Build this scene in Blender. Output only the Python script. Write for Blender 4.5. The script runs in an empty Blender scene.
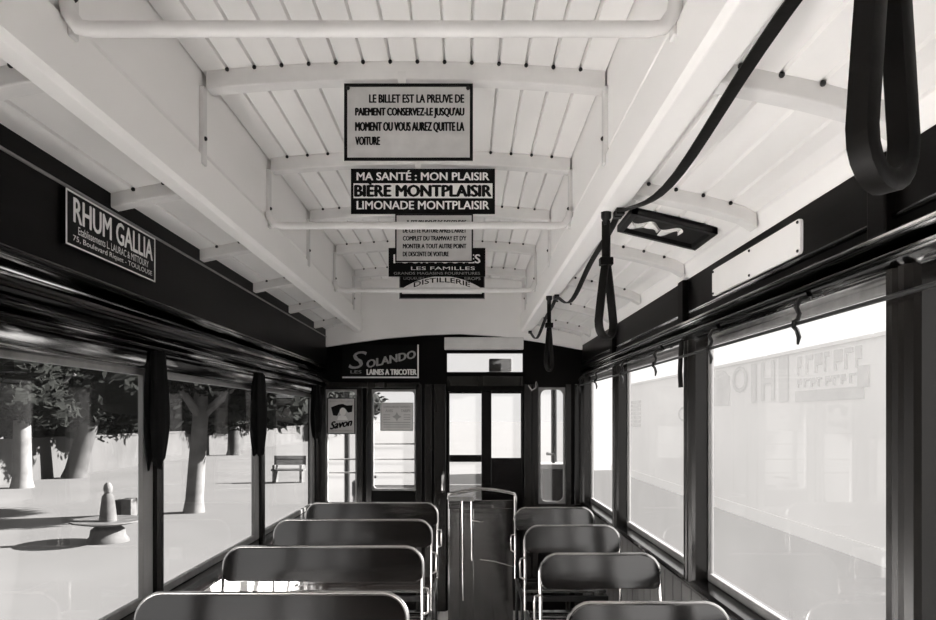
import bpy, bmesh, math, random
from mathutils import Vector, Matrix

sc = bpy.context.scene
COL = sc.collection
E = 1.43            # eye height above the car floor; h values below are heights relative to the eye
END = 5.24          # distance of the end partition
PI = math.pi
rnd = random.Random(7)

# ------------------------------------------------------------------ materials
def new_mat(name):
    m = bpy.data.materials.new(name); m.use_nodes = True
    nt = m.node_tree; nt.nodes.clear()
    out = nt.nodes.new('ShaderNodeOutputMaterial')
    return m, nt, out

def paint(name, col, rough=0.5, var=0.12, scale=6.0, spec=0.4, bump=0.0, stretch=(1, 1, 1), metal=0.0, detail=5.0, bscale=None, ior=1.5, ramp=(0.3, 0.7)):
    m, nt, out = new_mat(name)
    N, L = nt.nodes, nt.links
    b = N.new('ShaderNodeBsdfPrincipled')
    tc = N.new('ShaderNodeTexCoord'); mp = N.new('ShaderNodeMapping')
    mp.inputs['Scale'].default_value = stretch
    no = N.new('ShaderNodeTexNoise'); no.inputs['Scale'].default_value = scale; no.inputs['Detail'].default_value = detail
    rp = N.new('ShaderNodeValToRGB')
    rp.color_ramp.elements[0].position = ramp[0]; rp.color_ramp.elements[1].position = ramp[1]
    rp.color_ramp.elements[0].color = tuple(c * (1 - var) for c in col) + (1,)
    rp.color_ramp.elements[1].color = tuple(min(1, c * (1 + var)) for c in col) + (1,)
    L.new(tc.outputs['Object'], mp.inputs['Vector']); L.new(mp.outputs['Vector'], no.inputs['Vector'])
    L.new(no.outputs['Fac'], rp.inputs['Fac']); L.new(rp.outputs['Color'], b.inputs['Base Color'])
    b.inputs['Roughness'].default_value = rough
    b.inputs['Specular IOR Level'].default_value = spec
    b.inputs['Metallic'].default_value = metal
    b.inputs['IOR'].default_value = ior
    if bump:
        bn = N.new('ShaderNodeBump'); bn.inputs['Strength'].default_value = bump; bn.inputs['Distance'].default_value = 0.01
        if bscale:
            n2 = N.new('ShaderNodeTexNoise'); n2.inputs['Scale'].default_value = bscale; n2.inputs['Detail'].default_value = 3
            L.new(mp.outputs['Vector'], n2.inputs['Vector']); L.new(n2.outputs['Fac'], bn.inputs['Height'])
        else:
            L.new(no.outputs['Fac'], bn.inputs['Height'])
        L.new(bn.outputs['Normal'], b.inputs['Normal'])
    L.new(b.outputs['BSDF'], out.inputs['Surface'])
    return m

def g(v, w=0.018):   # a grey with the print's faint warmth
    return (v * (1 + w), v, v * (1 - w))

def glass(name, veil, veilcol=0.8, refl=0.5):
    """old window glass: clear, reflective at grazing angles, with a pale veil put in for the overexposed haze"""
    m, nt, out = new_mat(name)
    N, L = nt.nodes, nt.links
    tr = N.new('ShaderNodeBsdfTransparent'); gl = N.new('ShaderNodeBsdfGlossy'); gl.inputs['Roughness'].default_value = 0.02
    lw = N.new('ShaderNodeLayerWeight'); lw.inputs['Blend'].default_value = 0.15
    mx = N.new('ShaderNodeMixShader')
    mt = N.new('ShaderNodeMath'); mt.operation = 'MULTIPLY'; mt.inputs[1].default_value = refl
    L.new(lw.outputs['Fresnel'], mt.inputs[0]); L.new(mt.outputs[0], mx.inputs['Fac'])
    L.new(tr.outputs[0], mx.inputs[1]); L.new(gl.outputs[0], mx.inputs[2])
    tl = N.new('ShaderNodeBsdfTranslucent'); tl.inputs['Color'].default_value = g(veilcol) + (1,)
    m2 = N.new('ShaderNodeMixShader')
    tc = N.new('ShaderNodeTexCoord'); no = N.new('ShaderNodeTexNoise'); no.inputs['Scale'].default_value = 2.2; no.inputs['Detail'].default_value = 6
    mr = N.new('ShaderNodeMapRange'); mr.inputs['To Min'].default_value = veil * 0.75; mr.inputs['To Max'].default_value = veil * 1.25
    L.new(tc.outputs['Object'], no.inputs['Vector']); L.new(no.outputs['Fac'], mr.inputs['Value'])
    L.new(mr.outputs[0], m2.inputs['Fac'])
    L.new(mx.outputs[0], m2.inputs[1]); L.new(tl.outputs[0], m2.inputs[2]); L.new(m2.outputs[0], out.inputs['Surface'])
    return m

M = {}
M['white'] = paint('white_paint', g(0.80), 0.38, 0.10, 3.0, 0.4, 0.08, (1, 0.35, 1), bscale=14)
M['white2'] = paint('white_paint_beam', g(0.90), 0.42, 0.05, 2.0, 0.35, 0.05, (1, 0.3, 1))
M['rib'] = paint('grey_white_paint', g(0.70), 0.45, 0.08, 9.0)
M['nail'] = paint('black_iron', g(0.01), 0.6)
M['wood'] = paint('dark_varnished_wood', (0.006, 0.005, 0.005), 0.16, 0.5, 5.0, 0.4, 0.10, (1, 0.25, 1), bscale=5)
M['wood_dull'] = paint('dark_wood_panel', (0.002, 0.0017, 0.0016), 0.45, 0.6, 4.0, 0.08, 0.1, (1, 0.4, 1))
M['board'] = paint('letterboard_wood', (0.002, 0.0017, 0.0016), 0.4, 0.6, 7.0, 0.08, 0.15, (1, 0.2, 2))
M['moulding'] = paint('moulding_glint_streaks', (0.62, 0.60, 0.58), 0.10, 0.985, 9.0, 0.5, 0.25, (1.5, 0.16, 1.5), metal=1.0, bscale=5, ramp=(0.5, 0.58))  # black-to-bright streaks paint the window highlights into the colour
M['post'] = paint('post_wood', (0.010, 0.009, 0.008), 0.25, 0.4, 4.0, 0.4, 0.1, (3, 3, 0.3))
M['sash'] = paint('lit_sash_wood', g(0.20), 0.4, 0.25, 5.0, 0.5, 0.0, (3, 3, 0.4))  # mid-grey base puts the light on the varnish into the colour
M['seat'] = paint('varnished_plywood', (0.006, 0.005, 0.0045), 0.12, 0.5, 5.0, 0.5, 0.10, (0.5, 1, 2), bscale=6, ior=2.15)
M['chrome'] = paint('worn_nickel', g(0.5), 0.22, 0.15, 14.0, 0.5, metal=1.0)
M['iron'] = paint('dark_iron', g(0.01), 0.35, 0.3, 20, 0.3)
M['leather'] = paint('black_leather', (0.004, 0.0035, 0.003), 0.5, 0.4, 18.0, 0.15, 0.2)
M['floor'] = paint('worn_pale_floorboards', g(0.74), 0.5, 0.2, 3.0, 0.3, 0.1, (6, 0.6, 1))
M['panel_light'] = paint('cream_lower_panel', g(0.72), 0.4, 0.08, 3.0)
M['panel_grey'] = paint('grey_lower_panel', g(0.10), 0.4, 0.2, 5.0)
M['sign_grey'] = paint('aged_enamel_plate', g(0.50), 0.4, 0.08, 18, 0.3, 0.05)
M['sign_white'] = paint('white_enamel', g(0.93), 0.25, 0.03, 4.0)
M['sign_black'] = paint('black_enamel', g(0.004), 0.5, 0.3, 10, 0.1)
M['ink'] = paint('black_lettering', g(0.006), 0.6, 0.1, 4, 0.1)
M['letter_white'] = paint('white_lettering', g(0.78), 0.5, 0.08, 30, 0.2)
M['letter_dim'] = paint('dim_lettering', g(0.28), 0.5, 0.2, 60, 0.2)
M['paper'] = paint('paper', g(0.62), 0.8, 0.06, 20)
M['paper_dark'] = paint('grey_paper_print', g(0.45), 0.8, 0.2, 60)  # mid-grey, mottled print tone
M['curtain'] = paint('dark_curtain_cloth', (0.004, 0.004, 0.004), 0.9, 0.4, 20, 0.1)
M['glass_right'] = glass('hazy_window_glass', 0.022, 0.8, 0.10)  # translucent veil imitates the bright haze outside
M['glass_left'] = glass('window_glass', 0.006, 0.8, 0.2)
M['glass_end'] = glass('end_window_glass', 0.03)
M['ground'] = paint('pale_dusty_ground', g(0.098), 0.9, 0.08, 0.35, 0.1)
M['hoard'] = paint('whitewashed_wall', g(0.56), 0.9, 0.05, 0.5, 0.1)
M['hoard_letter'] = paint('hazy_wall_lettering', g(0.36), 0.9, 0.12, 1.2, 0.1)  # letter tone lifted towards the wall to imitate overexposed haze
M['hoard_dark'] = paint('pale_grey_print', g(0.38), 0.9, 0.3, 1.5, 0.1)  # grey lifted for the same haze; the indoor notice print shares it
M['low_wall'] = paint('grey_added_wall', g(0.05), 0.9, 0.15, 0.8, 0.1)
M['bark'] = paint('pale_bark', g(0.10), 0.9, 0.3, 3, 0.1, 0.3)
M['bark_dark'] = paint('dark_bark', g(0.045), 0.9, 0.3, 3, 0.1, 0.3)
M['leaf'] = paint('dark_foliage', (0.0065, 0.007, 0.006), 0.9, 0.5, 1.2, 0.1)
M['stone'] = paint('weathered_stone', g(0.07), 0.9, 0.3, 6, 0.1)
M['crowd'] = paint('dark_green_boards', g(0.02), 0.7, 0.3, 5, 0.2)

# ------------------------------------------------------------------ mesh helpers (coordinates: x right, y forward, h above eye)
class MB:
    def __init__(self): self.bm = bmesh.new(); self.smooth = False
    def v(self, p): return self.bm.verts.new((p[0], p[1], p[2] + E))
    def face(self, vs):
        try: return self.bm.faces.new(vs)
        except ValueError: return None
    def box(self, x0, x1, y0, y1, h0, h1):
        c = [self.v((x, y, h)) for h in (h0, h1) for y in (y0, y1) for x in (x0, x1)]
        for f in ((0, 2, 3, 1), (4, 5, 7, 6), (0, 1, 5, 4), (2, 6, 7, 3), (0, 4, 6, 2), (1, 3, 7, 5)):
            self.face([c[i] for i in f])
        return self
    def prism(self, pts, axis, a, b):
        """extrude a closed 2-D polygon: axis 'y' -> pts (x,h); axis 'x' -> pts (y,h); axis 'h' -> pts (x,y)"""
        def P(p, t):
            return {'y': (p[0], t, p[1]), 'x': (t, p[0], p[1]), 'h': (p[0], p[1], t)}[axis]
        A = [self.v(P(p, a)) for p in pts]; B = [self.v(P(p, b)) for p in pts]
        n = len(pts)
        for i in range(n): self.face([A[i], A[(i + 1) % n], B[(i + 1) % n], B[i]])
        self.face(A[::-1]); self.face(B)
        return self
    def tube(self, path, r, n=10, cap=True):
        path = [Vector(p) for p in path]
        rs = r if isinstance(r, (list, tuple)) else [r] * len(path)
        rings = []; up = None
        for i, p in enumerate(path):
            t = (path[min(i + 1, len(path) - 1)] - path[max(i - 1, 0)]).normalized()
            if up is None:
                up = Vector((0, 0, 1)) if abs(t.z) < 0.9 else Vector((1, 0, 0))
            s = t.cross(up)
            if s.length < 1e-5: s = t.cross(Vector((0, 1, 0)))
            s.normalize(); u = s.cross(t).normalized(); up = u
            rings.append([self.v(p + rs[i] * (math.cos(2 * PI * k / n) * s + math.sin(2 * PI * k / n) * u)) for k in range(n)])
        for a, b in zip(rings, rings[1:]):
            for k in range(n): self.face([a[k], a[(k + 1) % n], b[(k + 1) % n], b[k]])
        if cap: self.face(rings[0][::-1]); self.face(rings[-1])
        self.smooth = True
        return self
    def ribbon(self, path, wdir, w, t):
        """a flat strap of width w and thickness t along a path"""
        path = [Vector(p) for p in path]; wd = Vector(wdir).normalized()
        rings = []
        for i, p in enumerate(path):
            tg = (path[min(i + 1, len(path) - 1)] - path[max(i - 1, 0)]).normalized()
            s = (wd - tg * wd.dot(tg)).normalized(); u = tg.cross(s).normalized()
            rings.append([self.v(p + a * s * w / 2 + b * u * t / 2) for a, b in ((-1, -.6), (-.8, -1), (.8, -1), (1, -.6), (1, .6), (.8, 1), (-.8, 1), (-1, .6))])
        n = 8
        for a, b in zip(rings, rings[1:]):
            for k in range(n): self.face([a[k], a[(k + 1) % n], b[(k + 1) % n], b[k]])
        self.face(rings[0][::-1]); self.face(rings[-1]); self.smooth = True
        return self
    def lathe(self, prof, cx, cy, n=20):
        rings = [[self.v((cx + r * math.cos(2 * PI * k / n), cy + r * math.sin(2 * PI * k / n), h)) for k in range(n)] for r, h in prof]
        for a, b in zip(rings, rings[1:]):
            for k in range(n): self.face([a[k], a[(k + 1) % n], b[(k + 1) % n], b[k]])
        self.face(rings[0][::-1]); self.face(rings[-1])
        self.smooth = True
        return self
    def ball(self, c, r, n=8, sq=(1, 1, 1)):
        rings = []
        for i in range(1, n):
            a = PI * i / n
            rings.append([self.v((c[0] + sq[0] * r * math.sin(a) * math.cos(2 * PI * k / (2 * n)), c[1] + sq[1] * r * math.sin(a) * math.sin(2 * PI * k / (2 * n)), c[2] - sq[2] * r * math.cos(a))) for k in range(2 * n)])
        for a, b in zip(rings, rings[1:]):
            for k in range(2 * n): self.face([a[k], a[(k + 1) % (2 * n)], b[(k + 1) % (2 * n)], b[k]])
        self.face(rings[0][::-1]); self.face(rings[-1])
        self.smooth = True
        return self
    def build(self, name, mat, parent=None, bevel=0.0, smooth=None, segs=2):
        bmesh.ops.recalc_face_normals(self.bm, faces=self.bm.faces[:])
        me = bpy.data.meshes.new(name); self.bm.to_mesh(me); self.bm.free()
        sm = self.smooth if smooth is None else smooth
        if sm:
            for p in me.polygons: p.use_smooth = True
            me.set_sharp_from_angle(angle=math.radians(42))
        me.materials.append(mat)
        o = bpy.data.objects.new(name, me); COL.objects.link(o)
        if parent is not None:
            o.parent = parent
            q = parent; off = Vector((0, 0, 0))
            while q is not None: off += Vector(q.location); q = q.parent
            if off.length > 0: me.transform(Matrix.Translation(-off))
        if bevel:
            md = o.modifiers.new('bevel', 'BEVEL'); md.width = bevel; md.segments = segs; md.limit_method = 'ANGLE'; md.angle_limit = math.radians(40)
        return o

def tag(o, label=None, cat=None, group=None, kind=None):
    if label: o['label'] = label
    if cat: o['category'] = cat
    if group: o['group'] = group
    if kind: o['kind'] = kind
    return o

def thing(name, label, cat, loc, group=None):
    o = bpy.data.objects.new(name, None); COL.objects.link(o)
    o.location = (loc[0], loc[1], loc[2] + E); o.empty_display_size = 0.1
    return tag(o, label, cat, group)

def struct(o, label=None):
    o['kind'] = 'structure'
    if label: o['label'] = label
    return o

def copy_thing(o, dx=0, dy=0, dh=0):
    r = o.copy(); COL.objects.link(r); r.location = Vector(o.location) + Vector((dx, dy, dh))
    def rec(src, dst):
        for ch in list(src.children):
            c = ch.copy(); COL.objects.link(c); c.parent = dst
            rec(ch, c)
    rec(o, r)
    return r

def arc(cx, cy, r, a0, a1, n):
    return [(cx + r * math.cos(math.radians(a0 + (a1 - a0) * i / n)), cy + r * math.sin(math.radians(a0 + (a1 - a0) * i / n))) for i in range(n + 1)]

def round_rect(x0, x1, y0, y1, rt, rb=None, n=6):
    rb = rt if rb is None else rb
    pts = arc(x1 - rt, y1 - rt, rt, 0, 90, n) + arc(x0 + rt, y1 - rt, rt, 90, 180, n)
    pts += arc(x0 + rb, y0 + rb, rb, 180, 270, n) + arc(x1 - rb, y0 + rb, rb, 270, 360, n)
    return pts

BASIS = {'end': (Vector((1, 0, 0)), Vector((0, 0, 1))),      # faces the camera
         'left': (Vector((0, 1, 0)), Vector((0, 0, 1))),     # on the left wall, faces right
         'right': (Vector((0, -1, 0)), Vector((0, 0, 1)))}   # on the right wall, faces left

class Plate:
    """a flat sign in its own plane: local (a to the right, b up), n out of the face"""
    def __init__(self, side, c, w, h):
        self.r, self.u = BASIS[side]; self.n = self.r.cross(self.u); self.c = Vector(c); self.w, self.h = w, h
    def P(self, a, b, n=0): return self.c + self.r * a + self.u * b + self.n * n
    def slab(self, mb, a0, a1, b0, b1, n0, n1, rr=0.0):
        pts = round_rect(a0, a1, b0, b1, rr) if rr else [(a0, b0), (a1, b0), (a1, b1), (a0, b1)]
        A = [mb.v(self.P(a, b, n0)) for a, b in pts]; B = [mb.v(self.P(a, b, n1)) for a, b in pts]
        k = len(pts)
        for i in range(k): mb.face([A[i], A[(i + 1) % k], B[(i + 1) % k], B[i]])
        mb.face(A[::-1]); mb.face(B)
        return mb
    def border(self, mb, w, h, t, n0, n1):
        self.slab(mb, -w / 2, w / 2, h / 2 - t, h / 2, n0, n1); self.slab(mb, -w / 2, w / 2, -h / 2, -h / 2 + t, n0, n1)
        self.slab(mb, -w / 2, -w / 2 + t, -h / 2 + t, h / 2 - t, n0, n1); self.slab(mb, w / 2 - t, w / 2, -h / 2 + t, h / 2 - t, n0, n1)
        return mb
    def poly(self, mb, pts, n0, n1):
        A = [mb.v(self.P(a, b, n0)) for a, b in pts]; B = [mb.v(self.P(a, b, n1)) for a, b in pts]
        k = len(pts)
        for i in range(k): mb.face([A[i], A[(i + 1) % k], B[(i + 1) % k], B[i]])
        mb.face(A[::-1]); mb.face(B)
        return mb

def text_into(mb, plate, s, a0, a1, b0, b1, n=0.001, bold=0.0, shear=0.0, rise=0.0, arch=0.0):
    """write s so that its outline fills the box a0..a1 x b0..b1 on the plate"""
    cu = bpy.data.curves.new('txt', 'FONT'); cu.body = s; cu.shear = shear; cu.resolution_u = 3
    ob = bpy.data.objects.new('txt', cu); COL.objects.link(ob)
    dg = bpy.context.evaluated_depsgraph_get()
    me = bpy.data.meshes.new_from_object(ob.evaluated_get(dg))
    xs = [v.co.x for v in me.vertices]; ys = [v.co.y for v in me.vertices]
    x0, x1, y0, y1 = min(xs), max(xs), min(ys), max(ys)
    H = b1 - b0; d = 0.07 * H if bold >= 0.035 else 0.055 * H if bold >= 0.025 else 0.035 * H if bold >= 0.01 else 0.0
    for k, (da, db) in enumerate(((0, 0), (d, 0), (-d, 0), (0, d * .5), (0, -d * .5)) if d else ((0, 0),)):   # heavier strokes: the same letters laid side by side
        vs = []
        for v in me.vertices:
            t = (v.co.x - x0) / max(1e-6, x1 - x0)
            a = a0 + (a1 - a0) * t + da
            b = b0 + db + H * (v.co.y - y0) / max(1e-6, y1 - y0) + rise * (t - 0.5) + arch * (1 - (2 * t - 1) ** 2)
            vs.append(mb.v(plate.P(a, b, n + 0.00008 * k)))
        for p in me.polygons: mb.face([vs[i] for i in p.vertices])
    bpy.data.objects.remove(ob); bpy.data.curves.remove(cu); bpy.data.meshes.remove(me)
    return mb

# ------------------------------------------------------------------ profiles
CX = -0.18
XL, XR = -0.77, 0.41            # inner faces of the two long beams
def deck(x): return 1.035 - 0.03 * ((x - CX) / 0.59) ** 2
def side_h(x):
    d = abs(x - CX)
    k = [(0.55, 0.705), (0.60, 0.70), (0.69, 0.685), (0.86, 0.65), (1.01, 0.608), (1.03, 0.585), (1.045, 0.53)]
    for (a, b), (c, e) in zip(k, k[1:]):
        if d <= c: return b + (e - b) * (d - a) / (c - a)
    return k[-1][1]
Y0 = -1.6                        # the car runs on behind the camera to a closed rear partition

def boards(mb, x0, x1, f, w, y0, y1, groove=0.012, half=0.0048):
    n = max(1, round((x1 - x0) / w)); w = (x1 - x0) / n
    prof = []
    for i in range(n):
        a, b = x0 + i * w, x0 + (i + 1) * w
        prof += [(a, f(a) + groove), (a + half, f(a + half)), ((a + b) / 2, f((a + b) / 2)), (b - half, f(b - half))]
    prof.append((x1, f(x1) + groove))
    A = [mb.v((x, y0, h)) for x, h in prof]; B = [mb.v((x, y1, h)) for x, h in prof]
    for i in range(len(prof) - 1): mb.face([A[i], A[i + 1], B[i + 1], B[i]])
    return [x0 + i * w for i in range(n + 1)]

# ceiling: raised centre deck + the two sloping sides
mb = MB(); seams_c = boards(mb, XL, XR, deck, 0.079, Y0, END)
ceiling = struct(mb.build('ceiling', M['white'], smooth=False))
mb = MB(); seams_l = boards(mb, -1.05, -0.79, side_h, 0.085, Y0, END); seams_r = boards(mb, 0.45, 0.845, side_h, 0.085, Y0, END)
mb.build('side_boards', M['white'], ceiling, smooth=False)
mb = MB(); pts = [(0.845, side_h(0.845)), (0.85, 0.578), (0.857, 0.556), (0.866, 0.535), (0.90, 0.535), (0.90, 0.64), (0.845, 0.64)]
mb.prism(pts, 'y', Y0, END); mb.build('cove', M['white2'], ceiling)
# outer roof shell
mb = MB(); mb.prism([(-1.2, 0.60), (-1.2, 0.72), (-0.8, 1.06), (-0.18, 1.10), (0.5, 1.06), (1.0, 0.72), (1.0, 0.54), (0.905, 0.54), (0.905, 0.66), (0.46, 0.76), (0.44, 1.045), (-0.18, 1.065), (-0.80, 1.045), (-0.82, 0.76), (-1.06, 0.70), (-1.11, 0.66), (-1.11, 0.60)], 'y', Y0, END + 0.05)
struct(mb.build('roof', M['white2']))
# the long beams, each with an upper plank, a proud lower plank and a narrow bottom
def beam(n, x, s, bot):
    mb = MB()
    pts = [(x, 1.03), (x, 0.782), (x + s * 0.006, 0.776), (x + s * 0.006, 0.770), (x - s * 0.006, 0.764), (x - s * 0.006, 0.645), (x + s * 0.004, 0.631), (x + s * bot, 0.631), (x + s * bot, 0.70), (x + s * 0.09, 0.70), (x + s * 0.09, 1.03)]
    mb.prism(pts, 'y', Y0, END - 0.05)
    return struct(mb.build('trim_%d' % n, M['white2'], bevel=0.003))
b1 = beam(1, XL, -1, 0.047); b2 = beam(2, XR, 1, 0.07)

# cross ribs: centre carlines with stanchion battens below their ends, and the short side ribs
RIBY = [2.055 + 0.685 * k for k in range(-4, 5)]
def rib_mesh(mb, x0, x1, f, y, dep, wid, n=14):
    pts = [(x0 + (x1 - x0) * i / n, f(x0 + (x1 - x0) * i / n) + 0.004) for i in range(n + 1)]
    pts += [(x, h - 0.004 - dep) for x, h in reversed(pts)]
    mb.prism(pts, 'y', y - 0.005, y - 0.005 + wid)
tn = 3
for k, y in enumerate(RIBY):
    mb = MB(); rib_mesh(mb, -0.755, 0.405, deck, y, 0.052, 0.05)
    r = struct(mb.build('trim_%d' % tn, M['rib'], bevel=0.004)); tn += 1
    mb = MB()
    for x in seams_c[1:-1]:
        if -0.74 < x < 0.40: mb.ball((x, y - 0.010, deck(x) - 0.004), 0.006, 5)
    mb.build('nail', M['nail'], r)
    mb = MB()
    for x, s in ((XL, 1), (XR, -1)):
        mb.box(x - 0.002 * s, x + 0.013 * s, y - 0.015, y + 0.015, 0.735, deck(x) - 0.045)
    mb.build('stanchion', M['rib'], r, bevel=0.003)
    mb = MB()
    for x, s in ((XL, 1), (XR, -1)): mb.ball((x + 0.013 * s, y - 0.004, 0.81), 0.007, 5)
    mb.build('bolt', M['nail'], r)
    for nm, a, b, sm in (('l', -1.035, -0.815, seams_l), ('r', 0.478, 0.845, seams_r)):
        mb = MB(); rib_mesh(mb, a, b, side_h, y, 0.040, 0.05, 8)
        q = struct(mb.build('trim_%d' % tn, M['rib'], bevel=0.004)); tn += 1
        mb = MB()
        for x in sm[1:-1]:
            if a + 0.02 < x < b - 0.02: mb.ball((x, y - 0.009, side_h(x) - 0.004), 0.006, 5)
        mb.build('nail', M['nail'], q)
# black strips painted in for the shadow gap beside the beams, one between each pair of ribs
mb = MB()
for y in RIBY:
    for x0, x1 in ((-0.838, -0.822), (0.484, 0.500)):
        x = (x0 + x1) / 2
        mb.box(x0, x1, y + 0.07, y + 0.60, side_h(x) - 0.004, side_h(x) + 0.012)
mb.build('shadow_gap_strip', M['nail'], ceiling)

# ------------------------------------------------------------------ unseen rear partition, closed to darken rib fronts and seat reflections
mb = MB(); mb.box(-1.12, -0.55, Y0 - 0.06, Y0, -1.5, 0.68); mb.box(0.19, 0.96, Y0 - 0.06, Y0, -1.5, 0.62); mb.box(-0.55, 0.19, Y0 - 0.05, Y0 - 0.01, -1.5, 0.68); mb.box(-0.8, 0.44, Y0 - 0.06, Y0, 0.62, 1.05)
struct(mb.build('wall_rear', M['wood_dull']))
# ------------------------------------------------------------------ floor
mb = MB()
for i in range(20):
    x = -1.1 + i * 0.1
    mb.box(x + 0.003, x + 0.097, Y0, END + 0.1, -1.46, -1.43)
mb.box(-1.12, 0.94, Y0, END + 0.1, -1.50, -1.455)
struct(mb.build('floor', M['floor']))

# ------------------------------------------------------------------ left wall
PL = [-1.16, 0.06, 1.28, 2.50, 3.78, 5.16]     # near faces of the posts
mb = MB(); mb.box(-1.12, -1.045, Y0, END, -1.50, -0.675)
for i in range(int((END - Y0) / 0.12)): mb.box(-1.05, -1.0435, Y0 + 0.12 * i + 0.004, Y0 + 0.12 * i + 0.116, -1.36, -0.70)
wl = struct(mb.build('wall_left', M['panel_light']))
mb = MB(); mb.prism([(-1.16, -0.68), (-1.03, -0.68), (-1.02, -0.672), (-1.018, -0.66), (-1.024, -0.648), (-1.16, -0.645)], 'y', Y0, END)
mb.build('window_sill', M['wood'], wl)
mb = MB(); mb.box(-1.12, -1.03, Y0, END, 0.37, 0.672); mb.build('letterboard', M['board'], wl)
mb = MB(); mb.tube([(-1.029, Y0, 0.598), (-1.029, END, 0.598)], 0.0045, 8)
mb.build('cornice_bead', M['sash'], wl)
mb = MB()
mb.prism([(-1.12, 0.385)] + [(-1.03, 0.385)] + [(-1.0 + a, 0.366 + b) for a, b in arc(0, 0, 0.012, 80, -90, 6)] + [(-1.03, 0.345), (-1.12, 0.345)], 'y', Y0, END)
mb.prism([(-1.12, 0.335)] + [(-1.045 + 1.0 * a, 0.292 + b) for a, b in arc(0, 0, 0.042, 90, -90, 12)] + [(-1.12, 0.25)], 'y', Y0, END)
mb.prism([(-1.12, 0.25)] + [(-1.055 + a, 0.237 + b) for a, b in arc(0, 0, 0.012, 90, -90, 6)] + [(-1.06, 0.222), (-1.06, 0.175), (-1.068, 0.165), (-1.16, 0.165), (-1.16, 0.25)], 'y', Y0, END)
mb.build('moulding', M['moulding'], wl, smooth=True)
for y in PL:
    mb = MB(); mb.prism([(-1.14, y), (-1.092, y), (-1.085, y + 0.006), (-1.085, y + 0.014), (-1.092, y + 0.018), (-1.085, y + 0.024), (-1.085, y + 0.038), (-1.092, y + 0.044), (-1.14, y + 0.044)], 'h', -0.66, 0.18)
    struct(mb.build('trim_%d' % tn, M['post'])); tn += 1
WN = [1]
def window(y0, y1, xg, h0, h1, st, gm, fm, inner):
    """sash frame with its pane; st = widths of the near and far stiles"""
    mb = MB(); a, b = min(xg, inner), max(xg, inner)
    mb.box(a, b, y0, y0 + st[0], h0, h1); mb.box(a, b, y1 - st[1], y1, h0, h1)
    mb.box(a, b, y0 + st[0], y1 - st[1], h0, h0 + 0.03); mb.box(a, b, y0 + st[0], y1 - st[1], h1 - 0.02, h1)
    o = struct(mb.build('window_%d' % WN[0], fm, bevel=0.004)); WN[0] += 1
    mb = MB(); xm = (a + b) / 2
    mb.box(xm - 0.002, xm + 0.002, y0 + st[0] - 0.004, y1 - st[1] + 0.004, h0 + 0.026, h1 - 0.016)
    mb.build('pane', gm, o)
    return o
for a, b in zip(PL, PL[1:]):
    window(a + 0.046, b - 0.002, -1.125, -0.645, 0.165, (0.02, 0.075), M['glass_left'], M['sash'], -1.105)
window(Y0, PL[0] - 0.002, -1.125, -0.645, 0.165, (0.02, 0.05), M['glass_left'], M['sash'], -1.105)

# ------------------------------------------------------------------ right wall
PR = [-1.35, -0.008, 1.334, 2.65, 3.98, 5.14]
mb = MB(); mb.box(0.87, 0.96, Y0, END, -1.50, -0.635)
for i in range(int((END - Y0) / 0.12)): mb.box(0.866, 0.875, Y0 + 0.12 * i + 0.004, Y0 + 0.12 * i + 0.116, -1.36, -0.66)
wr = struct(mb.build('wall_right', M['panel_grey']))
mb = MB(); mb.prism([(0.98, -0.64), (0.85, -0.64), (0.842, -0.632), (0.84, -0.622), (0.846, -0.612), (0.98, -0.608)], 'y', Y0, END)
mb.build('window_sill', M['wood'], wr)
mb = MB(); mb.box(0.86, 0.96, Y0, END, 0.30, 0.5375)
mb.build('letterboard', M['board'], wr)
mb = MB()
mb.prism([(0.88, 0.375), (0.855, 0.375)] + [(0.842 - a, 0.358 + b) for a, b in arc(0, 0, 0.014, 80, -80, 6)] + [(0.85, 0.335), (0.88, 0.335)], 'y', Y0, END)
mb.prism([(0.88, 0.332), (0.85, 0.332)] + [(0.838 - a, 0.318 + b) for a, b in arc(0, 0, 0.011, 80, -80, 6)] + [(0.85, 0.300), (0.855, 0.29), (0.96, 0.288), (0.96, 0.31)], 'y', Y0, END)
mb.prism([(0.87, 0.412)] + [(0.858 - a, 0.405 + b) for a, b in arc(0, 0, 0.007, 90, -90, 5)] + [(0.87, 0.398)], 'y', Y0, END)
mb.build('moulding', M['moulding'], wr, smooth=True)
for y in PR:
    mb = MB(); e = y + 0.10
    mb.prism([(0.93, y), (0.86, y), (0.848, y + 0.006), (0.84, y + 0.022), (0.84, y + 0.04), (0.848, y + 0.046), (0.848, y + 0.054), (0.84, y + 0.06), (0.84, y + 0.08), (0.848, y + 0.094), (0.86, e), (0.93, e)], 'h', -0.62, 0.295)
    struct(mb.build('trim_%d' % tn, M['post'])); tn += 1
for a, b in zip(PR, PR[1:]):
    window(a + 0.102, b - 0.002, 0.905, -0.61, 0.290, (0.012, 0.012), M['glass_right'], M['sash'], 0.925)
window(Y0, PR[0] - 0.002, 0.905, -0.61, 0.290, (0.02, 0.02), M['glass_right'], M['sash'], 0.925)
for y in (2.78, 4.1, 1.46):     # dark pilaster blocks on the letterboard, over the posts
    mb = MB(); mb.box(0.838, 0.865, y - 0.045, y + 0.02, 0.372, 0.535); mb.build('pilaster_block', M['wood_dull'], wr, bevel=0.004)

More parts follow.
